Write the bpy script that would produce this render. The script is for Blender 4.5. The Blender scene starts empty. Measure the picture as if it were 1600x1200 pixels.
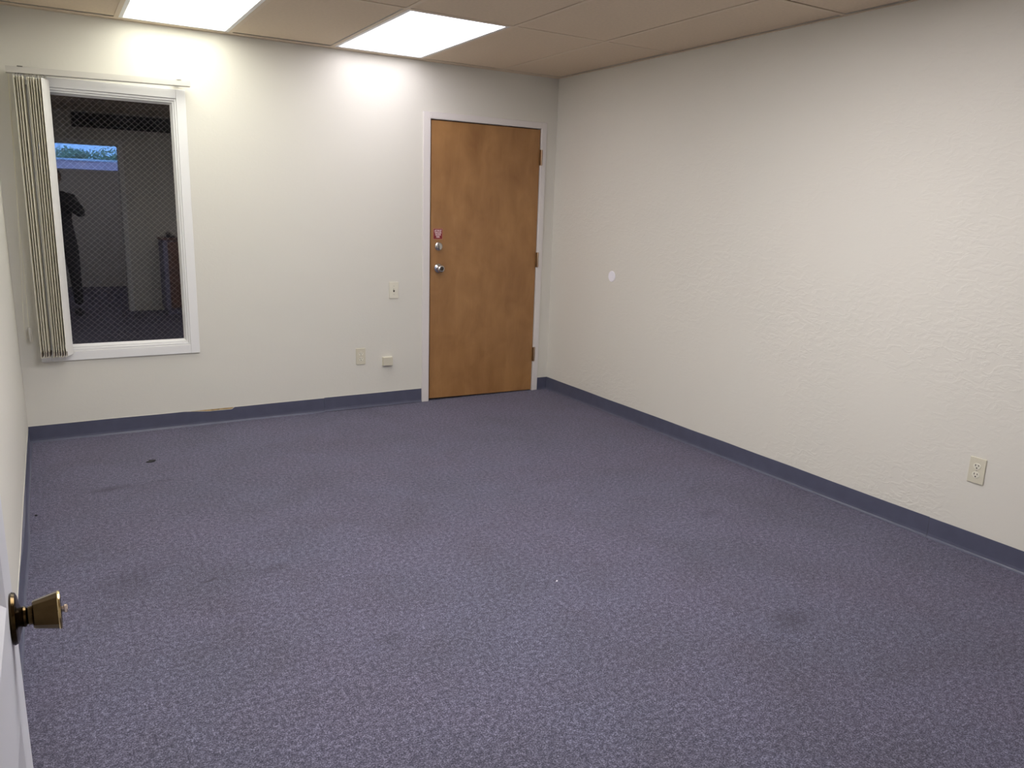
import bpy, bmesh, math, random
from mathutils import Vector, Matrix
random.seed(7)
S = bpy.context.scene
COL = S.collection

# ------------------------------------------------------------------ camera, world, exposure
cam_d = bpy.data.cameras.new('camera'); cam = bpy.data.objects.new('camera', cam_d); COL.objects.link(cam)
cr = Vector((0.86138834, -0.50695103, 0.03179267)); cu = Vector((0.08577303, 0.20686243, 0.97460296)); cw = Vector((0.50065268, 0.83678467, -0.22167161))
M = Matrix.Identity(4)
for i in range(3):
    M[i][0] = cr[i]; M[i][1] = cu[i]; M[i][2] = -cw[i]
M[0][3], M[1][3], M[2][3] = 0.19068, 0.0, 1.45059
cam.matrix_world = M
cam_d.sensor_width = 36; cam_d.lens = 36 * 1212.2256 / 1600; cam_d.clip_start = 0.02; cam_d.clip_end = 200
S.camera = cam
S.view_settings.view_transform = 'Standard'; S.view_settings.look = 'None'
S.view_settings.gamma = 1; S.view_settings.use_curve_mapping = False
S.view_settings.exposure = 0.33
wd = bpy.data.worlds.new('sky'); S.world = wd; wd.use_nodes = True
wbg = wd.node_tree.nodes['Background']; wbg.inputs[0].default_value = (0.20, 0.44, 1.0, 1); wbg.inputs[1].default_value = 8.5
LAMP_WARM = ((1.0, 1.0, 0.88), 6.0)     # the fixture by the window has a greener, yellower tube
LAMP_COOL = ((1.0, 0.965, 1.03), 4.4)
LAMP_NEAR = ((1.0, 0.975, 1.0), 12.8)
LAMP_LEFT_FILL = ((1.0, 0.985, 0.98), 17.0)  # unseen fixture added near the left wall to lift the room light

XR, YB, Z, YF = 3.644, 5.224, 2.414, -0.50

# ------------------------------------------------------------------ materials
def mat(name, col, rough=0.6, metal=0.0, spec=0.5, noise=None, bump=None, emit=None, coat=0):
    m = bpy.data.materials.new(name); m.use_nodes = True
    nt = m.node_tree; b = nt.nodes['Principled BSDF']
    b.inputs['Base Color'].default_value = (*col, 1); b.inputs['Roughness'].default_value = rough
    b.inputs['Metallic'].default_value = metal; b.inputs['Specular IOR Level'].default_value = spec
    if coat: b.inputs['Coat Weight'].default_value = coat
    if noise:   # (scale, amount)
        tc = nt.nodes.new('ShaderNodeTexCoord'); n = nt.nodes.new('ShaderNodeTexNoise'); n.inputs['Scale'].default_value = noise[0]
        n.inputs['Detail'].default_value = 4
        nt.links.new(tc.outputs['Object'], n.inputs['Vector'])
        cr_ = nt.nodes.new('ShaderNodeValToRGB'); a = noise[1]
        cr_.color_ramp.elements[0].position = 0.3; cr_.color_ramp.elements[1].position = 0.7
        cr_.color_ramp.elements[0].color = (*[c * (1 - a) for c in col], 1); cr_.color_ramp.elements[1].color = (*[min(1, c * (1 + a)) for c in col], 1)
        nt.links.new(n.outputs['Fac'], cr_.inputs['Fac']); nt.links.new(cr_.outputs['Color'], b.inputs['Base Color'])
    if bump:    # (scale, distance, strength)
        tc = nt.nodes.new('ShaderNodeTexCoord'); n = nt.nodes.new('ShaderNodeTexNoise'); n.inputs['Scale'].default_value = bump[0]; n.inputs['Detail'].default_value = 5
        nt.links.new(tc.outputs['Object'], n.inputs['Vector'])
        bp = nt.nodes.new('ShaderNodeBump'); bp.inputs['Distance'].default_value = bump[1]; bp.inputs['Strength'].default_value = bump[2]
        nt.links.new(n.outputs['Fac'], bp.inputs['Height']); nt.links.new(bp.outputs['Normal'], b.inputs['Normal'])
    if emit:
        b.inputs['Emission Color'].default_value = (*emit[0], 1); b.inputs['Emission Strength'].default_value = emit[1]
    return m

def wall_mat(name, col, strength, dist):
    """painted plaster with trowel marks: patches of swept ridges over a fine roller stipple"""
    m = mat(name, col, 0.62, spec=0.35); nt = m.node_tree; b = nt.nodes['Principled BSDF']
    tc = nt.nodes.new('ShaderNodeTexCoord')
    mp = nt.nodes.new('ShaderNodeMapping'); mp.inputs['Scale'].default_value = (1, 0.62, 1.25); mp.inputs['Rotation'].default_value = (0.5, 0, 0)
    nt.links.new(tc.outputs['Object'], mp.inputs['Vector'])
    n1 = nt.nodes.new('ShaderNodeTexNoise'); n1.inputs['Scale'].default_value = 22; n1.inputs['Detail'].default_value = 5; n1.inputs['Distortion'].default_value = 1.6
    nt.links.new(mp.outputs['Vector'], n1.inputs['Vector'])
    r1 = nt.nodes.new('ShaderNodeValToRGB'); r1.color_ramp.elements[0].position = 0.46; r1.color_ramp.elements[1].position = 0.60
    nt.links.new(n1.outputs['Fac'], r1.inputs['Fac'])
    n2 = nt.nodes.new('ShaderNodeTexNoise'); n2.inputs['Scale'].default_value = 1.3; n2.inputs['Detail'].default_value = 3
    nt.links.new(tc.outputs['Object'], n2.inputs['Vector'])
    r2 = nt.nodes.new('ShaderNodeValToRGB'); r2.color_ramp.elements[0].position = 0.42; r2.color_ramp.elements[1].position = 0.66
    r2.color_ramp.elements[0].color = (0.12, 0.12, 0.12, 1)
    nt.links.new(n2.outputs['Fac'], r2.inputs['Fac'])
    mu = nt.nodes.new('ShaderNodeMath'); mu.operation = 'MULTIPLY'
    nt.links.new(r1.outputs['Color'], mu.inputs[0]); nt.links.new(r2.outputs['Color'], mu.inputs[1])
    n3 = nt.nodes.new('ShaderNodeTexNoise'); n3.inputs['Scale'].default_value = 160; n3.inputs['Detail'].default_value = 2
    nt.links.new(tc.outputs['Object'], n3.inputs['Vector'])
    ad = nt.nodes.new('ShaderNodeMath'); ad.operation = 'MULTIPLY_ADD'; ad.inputs[1].default_value = 0.12
    nt.links.new(n3.outputs['Fac'], ad.inputs[0]); nt.links.new(mu.outputs[0], ad.inputs[2])
    bp = nt.nodes.new('ShaderNodeBump'); bp.inputs['Distance'].default_value = dist; bp.inputs['Strength'].default_value = strength
    nt.links.new(ad.outputs[0], bp.inputs['Height']); nt.links.new(bp.outputs['Normal'], b.inputs['Normal'])
    return m

def carpet_mat():
    m = mat('carpet', (0.13, 0.12, 0.17), 0.85, spec=0.3); nt = m.node_tree; b = nt.nodes['Principled BSDF']
    L = nt.links; N = nt.nodes
    tc = N.new('ShaderNodeTexCoord')
    def noise(scale, detail=2, rough=0.6, dist=0.0):
        n = N.new('ShaderNodeTexNoise'); n.inputs['Scale'].default_value = scale; n.inputs['Detail'].default_value = detail
        n.inputs['Roughness'].default_value = rough; n.inputs['Distortion'].default_value = dist
        L.new(tc.outputs['Object'], n.inputs['Vector']); return n
    fine = noise(210, 4, 0.85)
    rf = N.new('ShaderNodeValToRGB'); e = rf.color_ramp.elements
    e[0].position = 0.41; e[0].color = (0.020, 0.019, 0.034, 1); e[1].position = 0.63; e[1].color = (0.32, 0.305, 0.41, 1)
    k = rf.color_ramp.elements.new(0.50); k.color = (0.074, 0.071, 0.106, 1)
    clump = noise(62, 3, 0.7)
    mxa = N.new('ShaderNodeMix'); mxa.data_type = 'FLOAT'; mxa.inputs[0].default_value = 0.27
    L.new(fine.outputs['Fac'], mxa.inputs[2]); L.new(clump.outputs['Fac'], mxa.inputs[3]); L.new(mxa.outputs[0], rf.inputs['Fac'])
    # red-violet and blue-grey yarn patches
    tone = noise(1.6, 3)
    rt = N.new('ShaderNodeValToRGB'); rt.color_ramp.elements[0].position = 0.38; rt.color_ramp.elements[1].position = 0.62
    rt.color_ramp.elements[0].color = (0.975, 1.0, 1.01, 1); rt.color_ramp.elements[1].color = (1.015, 0.985, 1.0, 1)
    L.new(tone.outputs['Fac'], rt.inputs['Fac'])
    mx = N.new('ShaderNodeMix'); mx.data_type = 'RGBA'; mx.blend_type = 'MULTIPLY'; mx.inputs[0].default_value = 1
    L.new(rf.outputs['Color'], mx.inputs[6]); L.new(rt.outputs['Color'], mx.inputs[7])
    last = mx.outputs[2]
    # soiling: broad wear plus the separate smudges the carpet really has
    big = noise(2.6, 4, 0.6, 0.6)
    rb = N.new('ShaderNodeValToRGB'); rb.color_ramp.elements[0].position = 0.30; rb.color_ramp.elements[1].position = 0.58
    rb.color_ramp.elements[0].color = (0.84, 0.83, 0.80, 1); rb.color_ramp.elements[1].color = (1, 1, 1, 1)
    L.new(big.outputs['Fac'], rb.inputs['Fac'])
    m2 = N.new('ShaderNodeMix'); m2.data_type = 'RGBA'; m2.blend_type = 'MULTIPLY'; m2.inputs[0].default_value = 1
    L.new(last, m2.inputs[6]); L.new(rb.outputs['Color'], m2.inputs[7]); last = m2.outputs[2]
    wob = noise(9, 3)
    for (sx, sy, ra, rb_, ang, dark) in STAINS:
        mp = N.new('ShaderNodeMapping'); mp.vector_type = 'TEXTURE'
        mp.inputs['Location'].default_value = (sx, sy, 0); mp.inputs['Rotation'].default_value = (0, 0, ang); mp.inputs['Scale'].default_value = (ra, rb_, 1)
        L.new(tc.outputs['Object'], mp.inputs['Vector'])
        ln = N.new('ShaderNodeVectorMath'); ln.operation = 'LENGTH'; L.new(mp.outputs['Vector'], ln.inputs[0])
        ad = N.new('ShaderNodeMath'); ad.operation = 'ADD'; L.new(ln.outputs['Value'], ad.inputs[0]); L.new(wob.outputs['Fac'], ad.inputs[1])
        rr = N.new('ShaderNodeMapRange'); rr.inputs[1].default_value = 0.55; rr.inputs[2].default_value = 1.5; rr.inputs[3].default_value = dark; rr.inputs[4].default_value = 0
        L.new(ad.outputs[0], rr.inputs[0])
        q = N.new('ShaderNodeMix'); q.data_type = 'RGBA'; q.blend_type = 'MIX'; q.inputs[7].default_value = (0.022, 0.02, 0.026, 1)
        L.new(rr.outputs[0], q.inputs[0]); L.new(last, q.inputs[6]); last = q.outputs[2]
    L.new(last, b.inputs['Base Color'])
    bp = N.new('ShaderNodeBump'); bp.inputs['Distance'].default_value = 0.003; bp.inputs['Strength'].default_value = 0.6
    L.new(fine.outputs['Fac'], bp.inputs['Height']); L.new(bp.outputs['Normal'], b.inputs['Normal'])
    b.inputs['Sheen Weight'].default_value = 0.35; b.inputs['Sheen Roughness'].default_value = 0.35; b.inputs['Sheen Tint'].default_value = (0.78, 0.74, 1.0, 1)
    return m
STAINS = [(0.36, 4.20, 0.16, 0.05, 0.1, 0.64), (0.62, 4.22, 0.10, 0.03, 0.0, 0.29), (0.62, 2.96, 0.05, 0.010, 0.35, 0.80), (0.86, 2.95, 0.09, 0.05, 0.2, 0.45),
          (1.32, 3.28, 0.05, 0.008, 0.3, 0.56), (0.35, 3.1, 0.22, 0.14, 0.5, 0.35), (2.45, 1.70, 0.15, 0.09, 0.3, 0.45), (1.08, 2.25, 0.07, 0.05, 0.0, 0.32),
          (1.6, 4.5, 0.12, 0.03, 0.4, 0.19), (2.9, 2.6, 0.10, 0.05, 0.2, 0.32)]

def wood_mat():
    """old rotary-cut birch veneer: vertical figure with blotchy amber stain"""
    m = mat('birch_veneer', (0.30, 0.15, 0.06), 0.38, spec=0.5, coat=0.15); nt = m.node_tree; b = nt.nodes['Principled BSDF']; N = nt.nodes; L = nt.links
    tc = N.new('ShaderNodeTexCoord')
    mp = N.new('ShaderNodeMapping'); mp.inputs['Scale'].default_value = (3.2, 1, 0.9); L.new(tc.outputs['Object'], mp.inputs['Vector'])
    n = N.new('ShaderNodeTexNoise'); n.inputs['Scale'].default_value = 2.2; n.inputs['Detail'].default_value = 6; n.inputs['Distortion'].default_value = 0.5; L.new(mp.outputs['Vector'], n.inputs['Vector'])
    mp2 = N.new('ShaderNodeMapping'); mp2.inputs['Scale'].default_value = (1.4, 1, 0.9); L.new(tc.outputs['Object'], mp2.inputs['Vector'])
    n2 = N.new('ShaderNodeTexNoise'); n2.inputs['Scale'].default_value = 5; n2.inputs['Detail'].default_value = 5; n2.inputs['Distortion'].default_value = 0.8; L.new(mp2.outputs['Vector'], n2.inputs['Vector'])
    mp3 = N.new('ShaderNodeMapping'); mp3.inputs['Scale'].default_value = (160, 1, 5); L.new(tc.outputs['Object'], mp3.inputs['Vector'])
    n3 = N.new('ShaderNodeTexNoise'); n3.inputs['Scale'].default_value = 1; n3.inputs['Detail'].default_value = 3; L.new(mp3.outputs['Vector'], n3.inputs['Vector'])
    a = N.new('ShaderNodeMath'); a.operation = 'ADD'; L.new(n.outputs['Fac'], a.inputs[0]); L.new(n2.outputs['Fac'], a.inputs[1])
    a2 = N.new('ShaderNodeMath'); a2.operation = 'MULTIPLY_ADD'; a2.inputs[1].default_value = 0.25; L.new(n3.outputs['Fac'], a2.inputs[0]); L.new(a.outputs[0], a2.inputs[2])
    r = N.new('ShaderNodeValToRGB'); e = r.color_ramp.elements; e[0].position = 0.36; e[1].position = 0.72
    e[0].color = (0.25, 0.115, 0.038, 1); e[1].color = (0.39, 0.20, 0.072, 1)
    mr = N.new('ShaderNodeMath'); mr.operation = 'MULTIPLY'; mr.inputs[1].default_value = 0.5; L.new(a2.outputs[0], mr.inputs[0])
    L.new(mr.outputs[0], r.inputs['Fac']); L.new(r.outputs['Color'], b.inputs['Base Color'])
    return m

M_wall = wall_mat('cream_wall_paint', (0.69, 0.668, 0.605), 0.15, 0.0015)
M_wallR = wall_mat('cream_trowelled_wall_paint', (0.69, 0.662, 0.600), 0.32, 0.003)
M_tile = mat('ceiling_tile_paint', (0.70, 0.575, 0.43), 0.9, noise=(60, 0.035), bump=(220, 0.002, 0.5))
M_grid = mat('ceiling_grid_paint', (0.70, 0.58, 0.44), 0.6)
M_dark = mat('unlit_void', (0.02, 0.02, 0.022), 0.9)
M_lobby = mat('lobby_grey_paint', (0.20, 0.19, 0.24), 0.9)
M_carpet = carpet_mat()
M_rubber = mat('slate_blue_rubber', (0.086, 0.090, 0.136), 0.32, noise=(14, 0.08), bump=(9, 0.003, 0.25))
M_caulk = mat('cream_caulk', (0.74, 0.70, 0.60), 0.7)
M_glue = mat('ochre_glue', (0.42, 0.29, 0.13), 0.8, noise=(60, 0.3))
M_trim = mat('white_trim_paint', (0.80, 0.795, 0.79), 0.38, bump=(40, 0.001, 0.2))
M_doorwhite = mat('white_door_paint', (0.66, 0.66, 0.70), 0.4, bump=(50, 0.0008, 0.2))
M_casing = mat('door_casing_paint', (0.72, 0.68, 0.66), 0.4, bump=(40, 0.001, 0.2))
M_wood = wood_mat()
M_vane = mat('ivory_vane', (0.84, 0.80, 0.68), 0.5)
M_vane_lit = mat('lit_vane_face', (0.78, 0.76, 0.73), 0.5)  # same vane stock; light on the turned face is coloured in as whiter
M_pocket = mat('vane_weight_grey', (0.20, 0.16, 0.13), 0.6, noise=(120, 0.5))
M_rail = mat('ivory_rail', (0.56, 0.535, 0.49), 0.4)
M_bead = mat('ivory_bead', (0.70, 0.66, 0.50), 0.5)
M_chrome = mat('satin_nickel', (0.62, 0.60, 0.58), 0.22, 1.0)
M_hinge = mat('aged_brass_hinge', (0.26, 0.14, 0.06), 0.35, 1.0)
M_hinge_l = mat('worn_brass', (0.70, 0.55, 0.42), 0.35, 1.0)
M_brass = mat('antique_brass', (0.055, 0.036, 0.015), 0.22, 1.0, noise=(25, 0.35))
M_brass_l = mat('polished_brass_rim', (0.55, 0.42, 0.20), 0.2, 1.0)
M_button = mat('nickel_button', (0.7, 0.58, 0.5), 0.25, 1.0)
M_ivory = mat('ivory_plastic', (0.64, 0.60, 0.48), 0.4)
M_ivory2 = mat('light_ivory_plastic', (0.74, 0.71, 0.60), 0.35)
M_slot = mat('dark_slot', (0.03, 0.02, 0.015), 0.6)
M_screw = mat('screw_steel', (0.5, 0.48, 0.42), 0.35, 1.0)
M_disc = mat('white_plastic', (0.86, 0.84, 0.90), 0.45)
M_red = mat('dark_red_vinyl', (0.20, 0.012, 0.016), 0.45)
M_pink = mat('faded_white_print', (0.85, 0.62, 0.66), 0.5)
M_stedge = mat('sticker_border', (0.48, 0.20, 0.15), 0.5)
M_wire = mat('wire_steel', (0.55, 0.52, 0.55), 0.5, 0.0)
M_black = mat('black_scrap', (0.008, 0.008, 0.012), 0.7)
M_cloth = mat('black_cloth', (0.012, 0.012, 0.016), 0.85, bump=(30, 0.004, 0.6))
M_skin = mat('skin', (0.45, 0.27, 0.19), 0.5)
M_hair = mat('dark_hair', (0.02, 0.014, 0.01), 0.6)
M_fabric = M_cloth
M_cabinet = mat('brown_laminate', (0.20, 0.10, 0.07), 0.45, noise=(6, 0.15))
M_cabside = mat('blue_grey_laminate', (0.30, 0.30, 0.46), 0.5)
M_leaf = mat('pale_green_leaf', (0.40, 0.52, 0.30), 0.7)  # one even pale green for all foliage
M_bark = mat('bark', (0.10, 0.07, 0.05), 0.9)
M_stucco = mat('pinkish_stucco', (0.85, 0.50, 0.50), 0.9)
M_coping = mat('white_coping', (0.85, 0.85, 0.85), 0.7)
M_ground = mat('asphalt', (0.2, 0.2, 0.2), 0.9)
def glass_mat():
    m = bpy.data.materials.new('window_glass'); m.use_nodes = True; nt = m.node_tree
    b = nt.nodes['Principled BSDF']; b.inputs['Base Color'].default_value = (0.96, 0.97, 0.98, 1)
    b.inputs['Roughness'].default_value = 0.0; b.inputs['IOR'].default_value = 1.7; b.inputs['Transmission Weight'].default_value = 1.0
    return m
M_glass = glass_mat()
def lamp_mat(name, spec): return mat(name, (0.85, 0.85, 0.85), 0.6, emit=spec)

# ------------------------------------------------------------------ mesh helpers
class MB:
    def __init__(s): s.bm = bmesh.new()
    def box(s, x0, x1, y0, y1, z0, z1, bev=0, seg=1):
        vs = [s.bm.verts.new(p) for p in ((x0,y0,z0),(x1,y0,z0),(x1,y1,z0),(x0,y1,z0),(x0,y0,z1),(x1,y0,z1),(x1,y1,z1),(x0,y1,z1))]
        fs = [s.bm.faces.new([vs[i] for i in f]) for f in ((0,3,2,1),(4,5,6,7),(0,1,5,4),(1,2,6,5),(2,3,7,6),(3,0,4,7))]
        if bev:
            es = list({e for f in fs for e in f.edges})
            bmesh.ops.bevel(s.bm, geom=es, offset=bev, segments=seg, affect='EDGES', profile=0.5)
        return s
    def quad(s, a, b, c, d):
        s.bm.faces.new([s.bm.verts.new(p) for p in (a, b, c, d)]); return s
    def lathe(s, prof, origin, axis, n=32, squash=None):
        """prof: (radius, distance along axis)"""
        ax = Vector(axis).normalized(); ref = Vector((0, 0, 1)) if abs(ax.z) < 0.9 else Vector((1, 0, 0))
        u = ax.cross(ref).normalized(); v = ax.cross(u).normalized(); o = Vector(origin)
        sq = squash or (1, 1); rings = []
        for r, t in prof:
            rings.append([s.bm.verts.new(o + ax * t + (u * math.cos(2*math.pi*i/n) * sq[0] + v * math.sin(2*math.pi*i/n) * sq[1]) * max(r, 1e-5)) for i in range(n)])
        for a, b in zip(rings, rings[1:]):
            for i in range(n): s.bm.faces.new((a[i], a[(i+1) % n], b[(i+1) % n], b[i]))
        s.bm.faces.new(list(reversed(rings[0]))); s.bm.faces.new(rings[-1]); return s
    def tube(s, pts, r, n=8):
        pts = [Vector(p) for p in pts]; rings = []
        for i, p in enumerate(pts):
            t = (pts[min(i+1, len(pts)-1)] - pts[max(i-1, 0)]).normalized()
            ref = Vector((0, 1, 0)) if abs(t.y) < 0.9 else Vector((1, 0, 0))
            u = t.cross(ref).normalized(); v = t.cross(u).normalized()
            rings.append([s.bm.verts.new(p + (u*math.cos(2*math.pi*k/n) + v*math.sin(2*math.pi*k/n)) * r) for k in range(n)])
        for a, b in zip(rings, rings[1:]):
            for k in range(n): s.bm.faces.new((a[k], a[(k+1) % n], b[(k+1) % n], b[k]))
        s.bm.faces.new(list(reversed(rings[0]))); s.bm.faces.new(rings[-1]); return s
    def extrude_profile(s, prof, p0, dirv, length, nrm, n=1, wob=None):
        """prof (d, z) closed polygon extruded from p0 along dirv; d measured along nrm"""
        p0 = Vector(p0); dv = Vector(dirv); nv = Vector(nrm); rings = []
        for i in range(n + 1):
            t = length * i / n; ring = []
            for j, (d, z) in enumerate(prof):
                dd, dz = (wob(t, d, z) if wob else (0, 0))
                ring.append(s.bm.verts.new(p0 + dv * t + nv * (d + dd) + Vector((0, 0, z + dz))))
            rings.append(ring)
        m = len(prof)
        for a, b in zip(rings, rings[1:]):
            for j in range(m): s.bm.faces.new((a[j], a[(j+1) % m], b[(j+1) % m], b[j]))
        s.bm.faces.new(list(reversed(rings[0]))); s.bm.faces.new(rings[-1]); return s
    def grid_wall(s, us, vs, holes, mk):
        """box wall with rectangular holes: us, vs sorted cut lines; mk(u0,u1,v0,v1) adds box"""
        for a, b in zip(us, us[1:]):
            for c, d in zip(vs, vs[1:]):
                cu_, cv_ = (a+b)/2, (c+d)/2
                if any(h[0] < cu_ < h[1] and h[2] < cv_ < h[3] for h in holes): continue
                mk(a, b, c, d)
        return s
    def mesh(s, name, smooth=False):
        bmesh.ops.recalc_face_normals(s.bm, faces=s.bm.faces)
        me = bpy.data.meshes.new(name); s.bm.to_mesh(me); s.bm.free()
        if smooth:
            for p in me.polygons: p.use_smooth = True
            me.set_sharp_from_angle(angle=math.radians(38))
        return me
    def build(s, name, material, parent=None, smooth=False, at=None):
        """at: origin of the new object; geometry stays put"""
        me = s.mesh(name, smooth); me.materials.append(material)
        o = bpy.data.objects.new(name, me); COL.objects.link(o)
        if at is not None:
            me.transform(Matrix.Translation(-Vector(at))); o.location = at
        if parent is not None:
            o.parent = parent; o.location = o.location - world_loc(parent) if at is not None or world_loc(parent).length else o.location
            if at is None: pass
        return o
def world_loc(o):
    v = Vector((0, 0, 0))
    while o is not None: v = v + o.location; o = o.parent
    return v
def tag(o, label=None, cat=None, group=None, kind=None):
    if label: o['label'] = label
    if cat: o['category'] = cat
    if group: o['group'] = group
    if kind: o['kind'] = kind
    return o
def empty(name, loc, label=None, cat=None, group=None, kind=None):
    o = bpy.data.objects.new(name, None); COL.objects.link(o); o.location = loc; o.empty_display_size = 0.05
    return tag(o, label, cat, group, kind)

# ------------------------------------------------------------------ the setting
T = 0.14; TOP = Z + 0.30
fl = MB().box(-1.2, XR + T, -3.9, YB + T, -0.06, 0).build('floor', M_carpet); tag(fl, kind='structure')

def back_wall():
    b = MB(); D0, D1, DH = 2.552, 3.527, 2.062       # rough door opening
    W0, W1, WZ0, WZ1 = 0.157, 0.925, 0.535, 2.02
    us = [-T, W0, W1, D0, D1, XR + T]; vs = [0, WZ0, WZ1, DH, TOP]
    b.grid_wall(us, vs, [(W0, W1, WZ0, WZ1), (D0, D1, 0, DH)], lambda a, c, d, e: b.box(a, c, YB, YB + T, d, e))
    return tag(b.build('wall_back', M_wall), kind='structure')
wall_back = back_wall()
wall_right = tag(MB().box(XR, XR + T, YF - T, YB, 0, TOP).build('wall_right', M_wallR), kind='structure')
wall_left = tag(MB().box(-T, 0, YF - T, YB, 0, TOP).build('wall_left', M_wall), kind='structure')
tag(MB().box(0.0, 0.070, 0.13, 0.247, 0, Z).build('wall_wing', M_wall), kind='structure')
b = MB(); DX0, DX1 = 0.10, 1.03
b.grid_wall([0, DX0, DX1, XR], [0, 2.03, TOP], [(DX0, DX1, 0, 2.03)], lambda a, c, d, e: b.box(a, c, YF - 0.12, YF, d, e))
wall_front = tag(b.build('wall_front', M_wall), kind='structure')
# dark lobby beyond the back wall
b = MB(); y0 = YB + T; xa, xb = -T, XR + T; b.box(xa, xb, y0 + 3, y0 + 3.05, 0, TOP); b.box(xa, xa + 0.05, y0, y0 + 3, 0, TOP); b.box(xb - 0.05, xb, y0, y0 + 3, 0, TOP); b.box(xa, xb, y0, y0 + 3.05, TOP, TOP + 0.05); b.box(xa, xb, y0, y0 + 3.05, -0.06, 0)
tag(b.build('wall_lobby', M_lobby), kind='structure')
# hall behind the camera
HY = -3.6
b = MB(); b.grid_wall([-1.2, -0.7, 1.7, 3.0], [0, 1.78, 2.32, TOP], [(-0.7, 1.7, 1.78, 2.32)], lambda a, c, d, e: b.box(a, c, HY - 0.12, HY, d, e))
b.box(-1.32, -1.2, HY - 0.12, YF - 0.12, 0, TOP); b.box(3.0, 3.12, HY - 0.12, YF - 0.12, 0, TOP); b.box(-1.2, 0, YF - 0.14, YF - 0.0, 0, TOP)
tag(b.build('wall_hall', M_wall), kind='structure')
tag(MB().box(-1.32, 3.12, HY - 0.12, YF - 0.12, Z, Z + 0.04).build('ceiling_hall', M_tile), kind='structure')

# ------------------------------------------------------------------ suspended ceiling: tiles and tees
ceiling = tag(MB().box(-T, XR + T, YF - T, YB + T, TOP, TOP + 0.05).build('ceiling', M_dark), kind='structure')
xs = [0.024, 0.628, 1.240, 1.862, 2.492, 3.112, XR - 0.018]; ys = [5.156, 3.945, 2.71, 1.495, 0.275, YF + 0.02]
FW = 0.012
LIGHTS = {(1, 0): 0, (3, 0): 1, (3, 2): 2, (1, 2): 3}
b = MB()
bars = []
def bar(x0, x1, y0, y1, z0=Z - 0.0006):
    o = MB().box(x0, x1, y0, y1, z0, Z + 0.0012).build('grid_bar', M_grid, ceiling); return o
for j in range(1, len(ys) - 1): bar(0.02, XR - 0.018, ys[j] - FW, ys[j] + FW)
for i in range(1, len(xs) - 1):
    for j in range(len(ys) - 1): bar(xs[i] - FW, xs[i] + FW, ys[j+1] + FW, ys[j] - (FW if j else 0))
bar(0, XR, ys[0], YB - 0.026, Z - 0.0010)      # filler strip, then the wall angle with its crack
MB().box(0, XR, YB - 0.016, YB, Z - 0.002, Z + 0.001).build('wall_angle', M_grid, ceiling)
MB().box(XR - 0.0165, XR, YF, YB - 0.024, Z - 0.002, Z + 0.001).build('wall_angle', M_grid, ceiling)
MB().box(0, 0.02, YF, YB - 0.024, Z - 0.002, Z + 0.001).build('wall_angle', M_grid, ceiling)
MB().box(0.02, XR - 0.018, YF, YF + 0.02, Z - 0.002, Z + 0.001).build('wall_angle', M_grid, ceiling)
tile_mesh = {}
for i in range(len(xs) - 1):
    for j in range(len(ys) - 1):
        if (i, j) in LIGHTS: continue
        w = xs[i+1] - xs[i] - 0.018; d = ys[j] - ys[j+1] - 0.021
        key = (round(w, 3), round(d, 3))
        if key not in tile_mesh:
            me = MB().box(-w/2, w/2, -d/2, d/2, 0, 0.014).mesh('ceiling_tile'); me.materials.append(M_tile); tile_mesh[key] = me
        o = bpy.data.objects.new('ceiling_tile', tile_mesh[key]); COL.objects.link(o); o.parent = ceiling
        rx = random.uniform(-0.0022, 0.0022); ry = random.uniform(-0.0035, 0.0035)
        o.rotation_euler = (rx, ry, 0)
        o.location = ((xs[i] + xs[i+1])/2 + random.uniform(-0.008, 0.008), (ys[j] + ys[j+1])/2 + random.uniform(-0.0095, 0.0095), Z + 0.0016 + abs(rx)*d/2 + abs(ry)*w/2)

LL = [(LAMP_WARM, 'recessed fluorescent ceiling light with white frame, above the window'),
      (LAMP_COOL, 'recessed fluorescent ceiling light with white frame, left of the wooden door'),
      (LAMP_NEAR, 'recessed fluorescent ceiling light overhead near the right wall, in front of the lit pair'),
      (LAMP_LEFT_FILL, 'added unseen ceiling light overhead near the left wall, lifting the room light')]
for (i, j), k in LIGHTS.items():
    x0, x1, y1, y0 = xs[i] + FW, xs[i+1] - FW, ys[j] - (FW if j else 0), ys[j+1] + FW
    r = empty('ceiling_light', ((x0+x1)/2, (y0+y1)/2, Z), LL[k][1], 'ceiling light', 'recessed ceiling lights')
    b = MB(); w = 0.022
    b.box(x0, x1, y0, y0+w, Z, Z+0.02); b.box(x0, x1, y1-w, y1, Z, Z+0.02); b.box(x0, x0+w, y0+w, y1-w, Z, Z+0.02); b.box(x1-w, x1, y0+w, y1-w, Z, Z+0.02)
    b.build('frame', M_trim, r, at=((x0+x1)/2, (y0+y1)/2, Z))
    MB().box(x0+w, x1-w, y0+w, y1-w, Z+0.004, Z+0.010).build('diffuser', lamp_mat('lit_diffuser', LL[k][0]), r, at=((x0+x1)/2, (y0+y1)/2, Z))

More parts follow.
